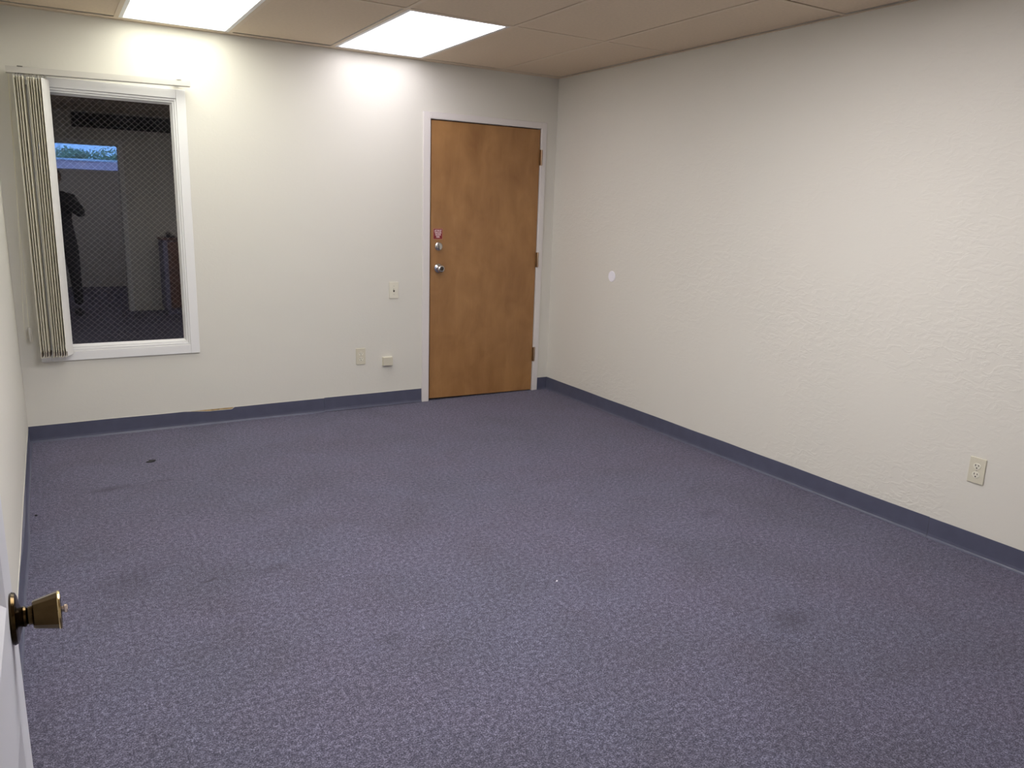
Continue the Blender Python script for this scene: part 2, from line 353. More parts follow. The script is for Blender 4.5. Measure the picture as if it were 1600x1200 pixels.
# ------------------------------------------------------------------ cove baseboards
BBP = [(0, 0.100), (0.0032, 0.100), (0.0032, 0.022), (0.0050, 0.010), (0.0085, 0.0045), (0.0125, 0.0025), (0.0135, 0.0), (0, 0)]
def wav(seed, amp=0.0014, bulge=0.0, extra=None):
    rr = random.Random(seed); ph = [rr.uniform(0, 6.28) for _ in range(4)]
    def f(t, d, z):
        w = sum(math.sin(t * k + p) for k, p in zip((3.1, 5.7, 9.3, 13.0), ph)) / 4
        dz = amp * w * 2 if z > 0.09 else 0
        dd = (abs(w) * bulge) if d > 0 else 0
        if extra:
            e = extra(t, d, z); dd += e[0]; dz += e[1]
        return dd, dz
    return f
def baseboard(name, segs):
    root = empty(name, (0, 0, 0), kind='structure')
    for k, (p0, dv, ln, nv, n, wb) in enumerate(segs):
        MB().extrude_profile(BBP, p0, dv, ln, nv, n, wb).build('baseboard_strip', M_rubber, root)
        if name != 'baseboard_right': MB().extrude_profile([(0, 0.0985), (0.0020, 0.0985), (0.0010, 0.1018), (0, 0.1018)], p0, dv, ln, nv, n, wb if name == 'baseboard_back' else None).build('caulk_line', M_caulk, root)
    return root
def dip(t, d, z):     # torn top edge that bares old glue
    if z > 0.09:
        x = 0.002 + t
        if 0.86 < x < 1.17: return 0, -0.013 * min(1, (x - 0.86) / 0.15) * min(1, (1.17 - x) / 0.015)
    return 0, 0
bb_back = baseboard('baseboard_back', [
    ((0.002, YB, 0), (1, 0, 0), 1.776, (0, -1, 0), 220, wav(1, 0.0007, 0.001, dip)),
    ((1.779, YB, 0.003), (1, 0, 0), 0.743, (0, -1, 0), 30, wav(2, 0.0005, 0.001)),
    ((3.552, YB, 0), (1, 0, 0), XR - 3.552, (0, -1, 0), 3, None)])
MB().box(0.90, 1.165, YB - 0.0012, YB, 0.080, 0.0985).build('glue_residue', M_glue, bb_back)
bb_right = baseboard('baseboard_right', [
    ((XR, YB - 0.004, 0), (0, -1, 0), 3.30, (-1, 0, 0), 60, wav(4, 0.0008, 0.0006)),
    ((XR, YB - 3.306, 0), (0, -1, 0), YB - 3.306 - YF, (-1, 0, 0), 40, wav(5, 0.0008, 0.0006))])
def bul(t, d, z):
    y = YB - 1.117 - t
    if d > 0: return 0.008 * math.exp(-((y - 3.62) / 0.22) ** 2) + (0.004 if z > .09 else 0.0) * math.exp(-((y - 3.9)/0.2)**2), 0
    return 0, 0
bb_left = baseboard('baseboard_left', [
    ((0, YB - 0.018, 0), (0, -1, 0), 1.096, (1, 0, 0), 20, wav(6, 0.0008, 0.002)),
    ((0, YB - 1.117, 0), (0, -1, 0), YB - 1.117 - 0.26, (1, 0, 0), 60, wav(7, 0.0012, 0.003, bul))])

# ------------------------------------------------------------------ window with wired glass
win = empty('window_1', (0.53, YB, 1.28), kind='structure')
def frame_mb(x0, x1, z0, z1, w, y0, y1, bev=0.002, wb=None):
    b = MB(); wb = w if wb is None else wb
    b.box(x0, x0+w, y0, y1, z0, z1, bev); b.box(x1-w, x1, y0, y1, z0, z1, bev)
    b.box(x0+w+0.0003, x1-w-0.0003, y0, y1, z1-w, z1, bev); b.box(x0+w+0.0003, x1-w-0.0003, y0, y1, z0, z0+wb, bev)
    return b
for nm, bx in (('casing', (0.106, 0.156, 0.482, 2.070)), ('casing', (0.922, 0.975, 0.482, 2.070)), ('casing', (0.1564, 0.9216, 2.017, 2.070)), ('casing', (0.1564, 0.9216, 0.482, 0.537))):
    MB().box(bx[0], bx[1], YB - 0.014, YB, bx[2], bx[3], 0.002).build(nm, M_trim, win, at=(0.53, YB, 1.28))
frame_mb(0.1580, 0.9245, 0.538, 2.0165, 0.014, YB - 0.006, YB + T - 0.01).build('jamb', M_trim, win, at=(0.53, YB, 1.28))
# glazing stop, sloped towards the pane
def stop_bar(a, bq, inward):
    """bevelled bar between a and b (x,z), profile narrows towards the glass"""
    A = Vector((a[0], 0, a[1])); B = Vector((bq[0], 0, bq[1])); I = Vector((inward[0], 0, inward[1])); b = MB()
    prof = [(0, YB + 0.002), (0.008, YB + 0.002), (0.020, YB + 0.026), (0.020, YB + 0.030), (0, YB + 0.030)]
    d = (B - A).normalized()
    ra = [b.bm.verts.new(A + I * p + d * p + Vector((0, y, 0))) for p, y in prof]; rb_ = [b.bm.verts.new(B + I * p - d * p + Vector((0, y, 0))) for p, y in prof]
    for k in range(5): b.bm.faces.new((ra[k], ra[(k+1) % 5], rb_[(k+1) % 5], rb_[k]))
    b.bm.faces.new(ra); b.bm.faces.new(rb_); return b
gx0, gx1, gz0, gz1 = 0.172, 0.910, 0.5525, 2.002
for a, c, i in (((gx0, gz0), (gx1, gz0), (0, 1)), ((gx0, gz1), (gx1, gz1), (0, -1)), ((gx0, gz0), (gx0, gz1), (1, 0)), ((gx1, gz0), (gx1, gz1), (-1, 0))):
    stop_bar(a, c, i).build('glazing_stop', M_trim, win, at=(0.53, YB, 1.28))
pane = MB().box(gx0 + 0.003, gx1 - 0.003, YB + 0.0312, YB + 0.0372, gz0 + 0.003, gz1 - 0.003).build('glass_pane', M_glass, win, at=(0.53, YB, 1.28))
def wires():
    b = MB(); x0, x1, z0, z1 = gx0 + 0.005, gx1 - 0.005, gz0 + 0.005, gz1 - 0.005; sp = 0.026; r = 0.0005; yy = YB + 0.0395
    W, H = x1 - x0, z1 - z0; slope = 0.92
    for sgn in (1, -1):
        c = -H; 
        while c < W + H:
            # x = c + t/slope along z
            pts = []
            za, zb = 0.0, H; xa = c; xb = c + H / slope
            t0, t1 = 0.0, 1.0
            if xb != xa:
                lo, hi = (0 - xa) / (xb - xa), (W - xa) / (xb - xa); t0 = max(t0, min(lo, hi)); t1 = min(t1, max(lo, hi))
            if t1 - t0 > 0.005:
                p = [(xa + (xb-xa)*t, H*t) for t in (t0, t1)]
                if sgn < 0: p = [(x, H - z) for x, z in p]
                (ax, az), (bx, bz) = p; ax += x0; bx += x0; az += z0; bz += z0
                b.tube([(ax, yy, az), (bx, yy, bz)], r, 4)
            c += sp * 1.35
    return b
w_ = wires().build('wire_mesh', M_wire, win, at=(0.53, YB, 1.28)); w_['kind'] = 'stuff'

# ------------------------------------------------------------------ vertical blind drawn to the left
vb = empty('vertical_blind', (0.53, 5.14, 2.08), 'ivory vertical blind drawn open, vanes stacked at the window left', 'blind')
BO = (0.53, 5.14, 2.08)
def rail():
    b = MB(); x0, x1, za, zb, h = 0.080, 0.993, 2.063, 2.081, 0.033
    for (ya, yb_, lo, hi) in ((5.118, 5.160, 0, h), (5.114, 5.118, 0.001, h - 0.006)):
        v = [b.bm.verts.new(p) for p in ((x0, ya, za+lo), (x1, ya, zb+lo), (x1, yb_, zb+lo), (x0, yb_, za+lo), (x0, ya, za+hi), (x1, ya, zb+hi), (x1, yb_, zb+hi), (x0, yb_, za+hi))]
        for f in ((0,3,2,1),(4,5,6,7),(0,1,5,4),(1,2,6,5),(2,3,7,6),(3,0,4,7)): b.bm.faces.new([v[i] for i in f])
    return b
rail().build('head_rail', M_rail, vb, at=BO)
for x in (0.145, 0.93):
    zz = 2.063 + (x - 0.08) * 0.0197 + 0.033
    MB().box(x - 0.012, x + 0.014, 5.112, YB, zz, zz + 0.0025).box(x - 0.012, x + 0.014, YB - 0.002, YB, zz - 0.03, zz + 0.012).build('bracket', M_slot if x < 0.5 else M_rail, vb, at=BO)
def vane_mesh(m_face):
    b = MB(); w, hgt, n = 0.086, 1.520, 6
    f, bk = [], []
    for k in range(n + 1):
        u = (k / n - 0.5); c = 0.0035 * (1 - (2*u)**2)
        f.append((c, u * w)); bk.append((c - 0.0009, u * w))
    ring = f + bk[::-1]
    lo = [b.bm.verts.new((x, y, 0)) for x, y in ring]; hi = [b.bm.verts.new((x, y, hgt)) for x, y in ring]; m = len(ring)
    for k in range(m): b.bm.faces.new((lo[k], lo[(k+1) % m], hi[(k+1) % m], hi[k]))
    for k in range(n):
        b.bm.faces.new((lo[k+1], lo[k], lo[m-1-k], lo[m-2-k])); b.bm.faces.new((hi[k], hi[k+1], hi[m-2-k], hi[m-1-k]))
    me = b.mesh('vane', True); me.materials.append(m_face); return me
vm_i, vm_lit = vane_mesh(M_vane), vane_mesh(M_vane_lit)
wmesh = MB().box(-0.0006, 0.0052, -0.038, 0.038, 0.002, 0.027).mesh('bottom_weight'); wmesh.materials.append(M_pocket)
cmesh = MB().box(-0.002, 0.004, -0.007, 0.007, 1.518, 1.545).mesh('hanger_clip'); cmesh.materials.append(M_rail)
vx = [0.108, 0.122, 0.134, 0.147, 0.165, 0.173, 0.184, 0.197, 0.209, 0.221, 0.232]
rv = random.Random(3)
for k, x in enumerate(vx + [0.2455]):
    last = k == len(vx)
    v = bpy.data.objects.new('vane', vm_lit if last else vm_i); COL.objects.link(v); v.parent = vb
    ang = math.radians(-25 if last else -6 + rv.uniform(-3, 3))
    px = x + (0.0 if last else 0.004)
    v.location = Vector((px, 5.142, 0.527 + (rv.uniform(-0.003, 0.003)))) - Vector(BO)
    v.rotation_euler = (0, rv.uniform(-0.001, 0.001) + 0.004, ang)
    if last: v['label'] = 'outermost vane turned to the lights, its lit face coloured whiter'
    if last: v.location.x += 0.006
    if not last:
        wt = bpy.data.objects.new('bottom_weight', wmesh); COL.objects.link(wt); wt.parent = v
    cl = bpy.data.objects.new('hanger_clip', cmesh); COL.objects.link(cl); cl.parent = v
pts = []
cxs = [(0.092, 2.065), (0.078, 1.6), (0.055, 1.1), (0.040, 0.78), (0.037, 0.66), (0.043, 0.625), (0.053, 0.620)]
b = MB()
for (xa, za), (xb, zb) in zip(cxs, cxs[1:]):
    n = max(1, int(math.hypot(xb - xa, zb - za) / 0.0085))
    for k in range(n):
        x = xa + (xb-xa)*k/n; z = za + (zb-za)*k/n
        b.lathe([(0.0, -0.0024), (0.0021, -0.001), (0.0021, 0.001), (0.0, 0.0024)], (x, 5.150, z), (0, 0, 1), 5)
ch = b.build('bead_chain', M_bead, vb, at=BO)
MB().tube([(0.088, 5.156, 2.06), (0.066, 5.172, 1.3), (0.0605, 5.182, 0.695)], 0.0012, 6).build('pull_cord', M_bead, vb, at=BO)
MB().lathe([(0.003, 0), (0.0075, 0.002), (0.009, 0.012), (0.009, 0.078), (0.006, 0.082)], (0.062, 5.182, 0.612), (0, 0, 1), 14).build('cord_weight', M_rail, vb, smooth=True, at=BO)
MB().tube([(x, 5.103 + 0.002 * math.sin(i * 2.1), 0.530 - 0.004 * abs(math.sin(i * 1.57))) for i, x in enumerate([0.10 + 0.0066 * i for i in range(21)])], 0.0012, 5).build('spacer_chain', M_bead, vb, at=BO)

# ------------------------------------------------------------------ brown birch door
d1 = empty('door_1', (3.04, YB, 0), kind='structure'); DO = (3.04, YB, 0)
OX0, OX1, OZ = 2.578, 3.500, 2.040
def add_casing(x0, x1, z0, z1): MB().box(x0, x1, YB - 0.013, YB + 0.0, z0, z1, 0.002).build('casing', M_casing, d1, at=DO)
add_casing(2.523, OX0 - 0.003, 0.001, 2.086); add_casing(OX1 + 0.003, 3.547, 0.001, 2.086); add_casing(OX0 - 0.0027, OX1 + 0.0027, OZ + 0.003, 2.086)
b = MB(); b.box(2.553, OX0, YB - 0.010, YB + T - 0.01, 0, OZ + 0.022); b.box(OX1, 3.526, YB - 0.010, YB + T - 0.01, 0, OZ + 0.022); b.box(OX0, OX1, YB - 0.010, YB + T - 0.01, OZ, OZ + 0.022)
b.box(OX0, OX0 + 0.012, YB + 0.050, YB + 0.085, 0, OZ); b.box(OX1 - 0.012, OX1, YB + 0.050, YB + 0.085, 0, OZ); b.box(OX0, OX1, YB + 0.050, YB + 0.085, OZ - 0.012, OZ)
b.build('jamb', M_casing, d1, at=DO)
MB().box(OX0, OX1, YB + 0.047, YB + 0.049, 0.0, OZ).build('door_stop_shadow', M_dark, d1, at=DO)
SX0, SX1, SZ1 = OX0 + 0.011, OX1 - 0.004, OZ - 0.007; SY = YB + 0.000
def slab():
    b = MB(); zl, zr = 0.018, 0.006
    v = [b.bm.verts.new(p) for p in ((SX0, SY, zl), (SX1, SY, zr), (SX1, SY + 0.044, zr), (SX0, SY + 0.044, zl), (SX0, SY, SZ1), (SX1, SY, SZ1), (SX1, SY + 0.044, SZ1), (SX0, SY + 0.044, SZ1))]
    for f in ((0,3,2,1),(4,5,6,7),(0,1,5,4),(1,2,6,5),(2,3,7,6),(3,0,4,7)): b.bm.faces.new([v[i] for i in f])
    bmesh.ops.bevel(b.bm, geom=b.bm.edges[:], offset=0.0015, segments=1, affect='EDGES'); return b
slab().build('door_slab', M_wood, d1, at=DO)
for z in (1.772, 0.999, 0.245):
    hz = 0.114
    h = MB().box(OX1 - 0.012, OX1 + 0.012, YB - 0.0165, YB - 0.0135, z, z + hz).build('hinge', M_hinge, d1, at=DO)
    MB().lathe([(0.002, -0.001), (0.0034, 0.004), (0.0034, hz - 0.004), (0.0020, hz + 0.001)], (OX1 + 0.001, YB - 0.0205, z), (0, 0, 1), 12).build('hinge_pin', M_hinge_l, h, smooth=True)
    h.children[0].location = Vector((0, 0, 0)) 
    h.children[0].data.transform(Matrix.Translation(-Vector(DO)))
# deadbolt with thumb turn
k = (2.652, SY, 1.157)
db = MB().lathe([(0.031, 0.0), (0.032, 0.003), (0.030, 0.009), (0.024, 0.013), (0.010, 0.014)], k, (0, -1, 0), 32).build('deadbolt', M_chrome, d1, smooth=True, at=k)
tt = MB().box(-0.0045, 0.0045, -0.030, -0.012, -0.021, 0.021, 0.002, 2).build('thumb_turn', M_chrome, db)
tt.location = (0, 0, 0)
MB().box(0.0046, 0.0060, -0.0145, -0.0125, -0.020, 0.020).build('thumb_turn_slot', M_slot, db).location = (-0.012, 0, 0)
k = (2.650, SY, 0.999)
kn = MB().lathe([(0.034, 0.0), (0.0345, 0.003), (0.032, 0.010), (0.020, 0.015), (0.012, 0.018), (0.0115, 0.028), (0.018, 0.033), (0.0255, 0.042), (0.0275, 0.052), (0.0245, 0.061), (0.0165, 0.066), (0.0150, 0.0655)], k, (0, -1, 0), 36).build('doorknob', M_chrome, d1, smooth=True, at=k)
bt = MB().lathe([(0.0145, 0.0655), (0.0145, 0.0660)], (0, 0, 0), (0, -1, 0), 24).lathe([(0.0060, 0.0655), (0.0060, 0.0690), (0.0045, 0.0700)], (0, 0, 0), (0, -1, 0), 16).build('lock_button', M_slot, kn); bt.location = (0, 0, 0)
# red sticker
sk = MB().box(-0.0375, 0.0375, -0.0008, 0, -0.039, 0.039).build('sticker', M_stedge, d1); sk.location = Vector((2.6465, SY - 0.0002, 1.2465)) - Vector(DO)
sk['label'] = 'dark red notice sticker with faded white lettering'
r_ = MB().box(-0.0345, 0.0345, -0.0011, -0.0006, -0.036, 0.036).build('printed_field', M_red, sk); r_.location = (0, 0, 0)
def text_obj(body, size, loc, mtl, parent, name='lettering'):
    c = bpy.data.curves.new('t', 'FONT'); c.body = body; c.size = size; c.align_x = 'CENTER'; c.align_y = 'CENTER'; c.extrude = 0.0002; c.offset = size * 0.03
    c.space_line = 0.88
    t = bpy.data.objects.new('t', c); COL.objects.link(t); bpy.context.view_layer.update()
    me = bpy.data.meshes.new_from_object(t); bpy.data.objects.remove(t)
    me.transform(Matrix.Rotation(math.pi/2, 4, 'X')); me.materials.clear(); me.materials.append(mtl)
    o = bpy.data.objects.new(name, me); COL.objects.link(o); o.parent = parent; o.location = loc; return o
text_obj('LAST ONE OUT\nTURN & LOCK\nOUR DOOR\nPLEASE', 0.0165, (0, -0.0014, 0.001), M_pink, sk)
for ch_ in sk.children:
    if ch_.name.startswith('lettering'):
        bb = [Vector(v.co) for v in ch_.data.vertices]; wx = max(v.x for v in bb) - min(v.x for v in bb); wz = max(v.z for v in bb) - min(v.z for v in bb)
        ch_.data.transform(Matrix.Diagonal((0.058 / wx, 1, 0.058 / wz, 1)))

# ------------------------------------------------------------------ wall plates
def xf(o, rotz, loc): o.rotation_euler = (0, 0, rotz); o.location = loc
def plate_mb(w, h, d=0.006):
    b = MB(); b.box(-w/2, w/2, -d, 0, -h/2, h/2, 0.0022, 2); return b
def outlet(loc, rotz, label):
    r = empty('wall_outlet', loc, label, 'outlet', 'duplex wall outlets'); r.rotation_euler = (0, 0, rotz)
    plate_mb(0.071, 0.117).build('cover_plate', M_ivory, r).location = (0, 0, 0)
    for zc in (0.0195, -0.0195):
        b = MB(); b.lathe([(0.0170, 0.0055), (0.0170, 0.0072), (0.0160, 0.0078)], (0, 0, zc), (0, -1, 0), 24, (1.0, 0.82))
        o = b.build('receptacle', M_ivory2, r); o.location = (0, 0, 0)
        s = MB().box(-0.0080, -0.0050, -0.0083, -0.0074, zc + 0.000, zc + 0.009).box(0.0050, 0.0080, -0.0083, -0.0074, zc + 0.001, zc + 0.008)
        s.lathe([(0.0032, 0.0074), (0.0032, 0.0083)], (0, 0, zc - 0.0075), (0, -1, 0), 10).build('slots', M_slot, o).location = (0, 0, 0)
    MB().lathe([(0.0032, 0.0055), (0.003, 0.0068)], (0, 0, 0), (0, -1, 0), 12).build('screw', M_screw, r).location = (0, 0, 0)
    return r
outlet((2.050, YB, 0.381), 0, 'ivory wall outlet low on the back wall between the window and the wooden door')
outlet((XR, 1.747, 0.384), -math.pi/2, 'ivory wall outlet low on the trowelled right wall, above the blue baseboard')
sw = empty('light_switch', (2.302, YB, 0.846), 'ivory toggle light switch on the back wall, just left of the wooden door', 'light switch')
plate_mb(0.071, 0.117).build('cover_plate', M_ivory2, sw).location = (0, 0, 0)
MB().box(-0.0050, 0.0050, -0.0066, -0.0055, -0.012, 0.012).build('toggle_slot', M_slot, sw).location = (0, 0, 0)
tg = MB().box(-0.0042, 0.0042, -0.018, -0.004, -0.004, 0.005, 0.0015).build('toggle', M_ivory, sw); tg.location = (0, 0, 0.001); tg.rotation_euler = (-0.4, 0, 0)
for zc in (0.030, -0.030): MB().lathe([(0.003, 0.0055), (0.0028, 0.0068)], (0, 0, zc), (0, -1, 0), 12).build('screw', M_screw, sw).location = (0, 0, 0)
jk = empty('phone_jack', (2.249, YB, 0.334), 'small ivory surface-mounted phone jack box low on the wall beside the outlet', 'phone jack')
MB().box(-0.036, 0.036, -0.027, 0, -0.031, 0.031, 0.003, 2).build('jack_box', M_ivory, jk).location = (0, 0, 0)
MB().box(-0.0365, 0.0365, -0.008, 0, -0.0315, 0.0315, 0.001).build('jack_base', M_ivory2, jk).location = (0, 0, 0)
MB().box(-0.006, 0.006, -0.015, -0.004, -0.0325, -0.0305).build('jack_port', M_slot, jk).location = (0, 0, 0)
dc = empty('cover_disc', (XR, 4.432, 0.994), 'round white plastic cover plate alone on the right wall near the far corner', 'cover plate')
MB().lathe([(0.0385, 0), (0.0385, 0.002), (0.036, 0.0045), (0.010, 0.006)], (0, 0, 0), (-1, 0, 0), 40).build('disc', M_disc, dc, smooth=True).location = (0, 0, 0)
MB().lathe([(0.0030, 0.0045), (0.0028, 0.0066)], (0, 0, 0), (-1, 0, 0), 12).build('screw', M_disc, dc).location = (0, 0, 0)

# ------------------------------------------------------------------ white panelled door ajar in the left wall
HX, HYY = 0.110, 0.262; ANG = 0.0
d2 = empty('door_2', (HX, HYY, 0), kind='structure'); d2.rotation_euler = (0, 0, ANG)
DW = 0.893
def panel_door():
    b = MB(); z0, z1 = 0.012, 2.035; th = 0.034
    st = 0.108; pan = [(0.20, 0.80), (0.955, 1.50), (1.62, 1.92)]; mid = DW / 2
    ylist = [0, st, mid - 0.05, mid + 0.05, DW - st, DW]; zl = [z0] + [v for p in pan for v in p] + [z1]
    holes = []
    for a, c in pan: holes += [(st, mid - 0.05, a, c), (mid + 0.05, DW - st, a, c)]
    b.grid_wall(ylist, zl, holes, lambda a, c, d, e: b.box(-th, 0, a, c, d, e))
    bmesh.ops.remove_doubles(b.bm, verts=b.bm.verts, dist=1e-5)
    return b, holes
pb, holes = panel_door(); sl = pb.build('door_slab', M_doorwhite, d2); sl.location = (0, 0, 0)
for (a, c, d, e) in holes:
    b = MB(); m_ = 0.016
    o1 = [(0, a, d), (0, c, d), (0, c, e), (0, a, e)]; i1 = [(-0.008, a+m_, d+m_), (-0.008, c-m_, d+m_), (-0.008, c-m_, e-m_), (-0.008, a+m_, e-m_)]
    i2 = [(-0.008, a+2*m_, d+2*m_), (-0.008, c-2*m_, d+2*m_), (-0.008, c-2*m_, e-2*m_), (-0.008, a+2*m_, e-2*m_)]
    i3 = [(-0.002, a+3.4*m_, d+3.4*m_), (-0.002, c-3.4*m_, d+3.4*m_), (-0.002, c-3.4*m_, e-3.4*m_), (-0.002, a+3.4*m_, e-3.4*m_)]
    R = [[b.bm.verts.new(p) for p in q] for q in (o1, i1, i2, i3)]
    bk = [b.bm.verts.new((-0.034, p[1], p[2])) for p in o1]
    for u, v in zip(R, R[1:]):
        for k in range(4): b.bm.faces.new((u[k], u[(k+1) % 4], v[(k+1) % 4], v[k]))
    for k in range(4): b.bm.faces.new((R[0][k], bk[k], bk[(k+1) % 4], R[0][(k+1) % 4]))
    b.bm.faces.new(R[3]); b.bm.faces.new(bk)
    b.build('door_panel', M_doorwhite, d2).location = (0, 0, 0)
KZ = 0.918; KY = DW - 0.064
rose = MB().lathe([(0.0320, 0), (0.0335, 0.0025), (0.0320, 0.0060), (0.0275, 0.0080), (0.0255, 0.0080), (0.0165, 0.0105), (0.0125, 0.0120), (0.0135, 0.0140), (0.0128, 0.0165), (0.0100, 0.0178), (0.0120, 0.0190), (0.0122, 0.0225), (0.0120, 0.0250)], (0, 0, 0), (1, 0, 0), 44).build('rose', M_brass, d2, smooth=True); rose.location = (0, KY, KZ)
kb = MB().lathe([(0.0120, 0.0235), (0.0172, 0.0238), (0.0182, 0.0255), (0.0240, 0.0500), (0.0246, 0.0530), (0.0236, 0.0545)], (0, 0, 0), (1, 0, 0), 16).build('doorknob', M_brass, d2); kb.location = (0, KY, KZ)
MB().lathe([(0.0243, 0.0520), (0.0250, 0.0532), (0.0243, 0.0552), (0.0200, 0.0556)], (0, 0, 0), (1, 0, 0), 40).build('knob_rim', M_brass_l, kb, smooth=True).location = (0, 0, 0)
MB().lathe([(0.0200, 0.0556), (0.0190, 0.0550), (0.0040, 0.0551)], (0, 0, 0), (1, 0, 0), 40).build('knob_face', M_brass, kb, smooth=True).location = (0, 0, 0)
MB().lathe([(0.0038, 0.055), (0.0038, 0.0585), (0.0054, 0.0592), (0.0056, 0.0620), (0.0044, 0.0630)], (0, 0, 0), (1, 0, 0), 16).build('lock_button', M_button, kb, smooth=True).location = (0, 0, 0)
MB().box(-0.030, -0.004, DW - 0.0005, DW + 0.0012, KZ - 0.028, KZ + 0.028).build('latch_plate', M_brass_l, d2).location = (0, 0, 0)
for z in (0.25, 1.0, 1.75):
    MB().lathe([(0.005, 0), (0.005, 0.09)], (0.004, -0.002, z), (0, 0, 1), 10).build('hinge', M_brass, d2).location = (0, 0, 0)
tr = empty('trim_1', (0.035, 0.19, 0), kind='structure')
MB().box(0.0705, 0.108, 0.125, 0.252, 0, 2.06, 0.002).build('jamb', M_trim, tr, at=(0.035, 0.19, 0))
tr2 = empty('trim_2', (0.56, YF, 0), kind='structure')
for q in ((DX0 - 0.06, DX0, 0, 2.09), (DX1, DX1 + 0.06, 0, 2.09), (DX0, DX1, 2.03, 2.09)):
    MB().box(q[0], q[1], YF, YF + 0.014, q[2], q[3], 0.002).build('casing', M_trim, tr2, at=(0.56, YF, 0))

# ------------------------------------------------------------------ things that show in the pane: grille, cabinet, photographer, hall window
ag = empty('air_grille', (1.1, YF, 2.31), 'dark louvred air grille high on the front wall, mirrored at the top of the pane', 'air grille'); AO = (1.1, YF, 2.31)
frame_mb(0.56, 1.66, 2.225, 2.395, 0.018, YF, YF + 0.012).build('frame', M_slot, ag, at=AO)
MB().box(0.578, 1.642, YF, YF + 0.002, 2.243, 2.377).build('backing', M_slot, ag, at=AO)
for i in range(6):
    z = 2.250 + i * 0.0215
    b = MB(); b.quad((0.579, YF + 0.003, z + 0.012), (1.641, YF + 0.003, z + 0.012), (1.641, YF + 0.012, z), (0.579, YF + 0.012, z)); b.quad((0.579, YF + 0.004, z + 0.013), (0.579, YF + 0.013, z + 0.001), (1.641, YF + 0.013, z + 0.001), (1.641, YF + 0.004, z + 0.013))
    b.build('louvre', M_slot, ag, at=AO)
cb = empty('storage_cabinet', (1.72, -0.25, 0), 'brown cabinet by the front wall, seen only mirrored low at the right of the pane', 'cabinet'); CO = (1.72, -0.25, 0)
MB().box(1.42, 2.12, -0.48, -0.06, 0.06, 0.92, 0.004).box(1.44, 2.10, -0.46, -0.09, 0, 0.06).build('body', M_cabside, cb, at=CO)
for a in (1.475, 1.80):
    dr = MB().box(a, a + 0.315, -0.06, -0.042, 0.08, 0.90, 0.003).build('door', M_cabinet, cb, at=CO)
    h_ = MB().tube([(a + (0.285 if a < 1.6 else 0.03), -0.022, 0.62), (a + (0.285 if a < 1.6 else 0.03), -0.022, 0.74)], 0.005, 8).build('handle', M_screw, dr); h_.data.transform(Matrix.Translation(-Vector(CO))); h_.location = (0, 0, 0)
MB().box(1.40, 2.14, -0.49, -0.035, 0.92, 0.945, 0.004).build('top', M_cabinet, cb, at=CO)
tb = empty('tape_dispenser', (1.52, -0.20, 0.945), 'black tape dispenser on the cabinet top, mirrored in the pane', 'tape dispenser')
MB().box(-0.06, 0.06, -0.03, 0.03, 0, 0.028, 0.006, 2).build('base', M_black, tb).location = (0, 0, 0)
MB().lathe([(0.028, -0.010), (0.030, 0), (0.028, 0.010)], (-0.015, 0, 0.045), (0, 1, 0), 20).build('tape_roll', M_slot, tb).location = (0, 0, 0)

hl = empty('ceiling_light', (0.8, -2.0, Z - 0.05), 'added unseen hall light behind the camera, brightening the mirrored doorway', 'ceiling light')  # added lamp, out of view; brightens the hall mirrored in the pane
MB().box(-0.62, 0.62, -0.16, 0.16, 0.005, 0.05, 0.004).build('frame', M_trim, hl).location = (0, 0, 0)
MB().box(-0.59, 0.59, -0.13, 0.13, -0.012, 0.005, 0.004).build('diffuser', lamp_mat('hall_fill_diffuser', ((0.95, 0.92, 1.05), 24.0)), hl).location = (0, 0, 0)
def hall_window():
    w = empty('window_2', (0.5, HY, 2.05), kind='structure'); WO = (0.5, HY, 2.05)
    frame_mb(-0.70, 1.70, 1.78, 2.32, 0.035, HY - 0.10, HY - 0.02).build('frame', M_trim, w, at=WO)
    MB().box(-0.66, 1.66, HY - 0.07, HY - 0.066, 1.816, 2.284).build('glass_pane', M_glass, w, at=WO)
    hb = empty('mini_blind', (0.5, HY, 2.28), 'white horizontal mini blind across the hall window, mirrored in the pane', 'blind'); HO = (0.5, HY, 2.28)
    MB().box(-0.65, 1.65, HY - 0.018, HY + 0.008, 2.255, 2.283).build('head_rail', M_trim, hb, at=HO)
    sm = MB().box(-1.15, 1.15, -0.0125, 0.0125, -0.0003, 0.0003).mesh('slat'); sm.materials.append(M_trim)
    for i in range(20):
        s = bpy.data.objects.new('slat', sm); COL.objects.link(s); s.parent = hb; s.location = (0, -0.004, -0.035 - i * 0.0225); s.rotation_euler = (0.10, 0, 0)
    MB().box(-0.65, 1.65, HY - 0.016, HY + 0.008, 1.788, 1.800).build('bottom_rail', M_trim, hb, at=HO)
    for x in (-0.3, 0.5, 1.3): MB().tube([(x, HY - 0.004, 1.80), (x, HY - 0.004, 2.26)], 0.0009, 5).build('ladder_cord', M_trim, hb, at=HO)
hall_window()
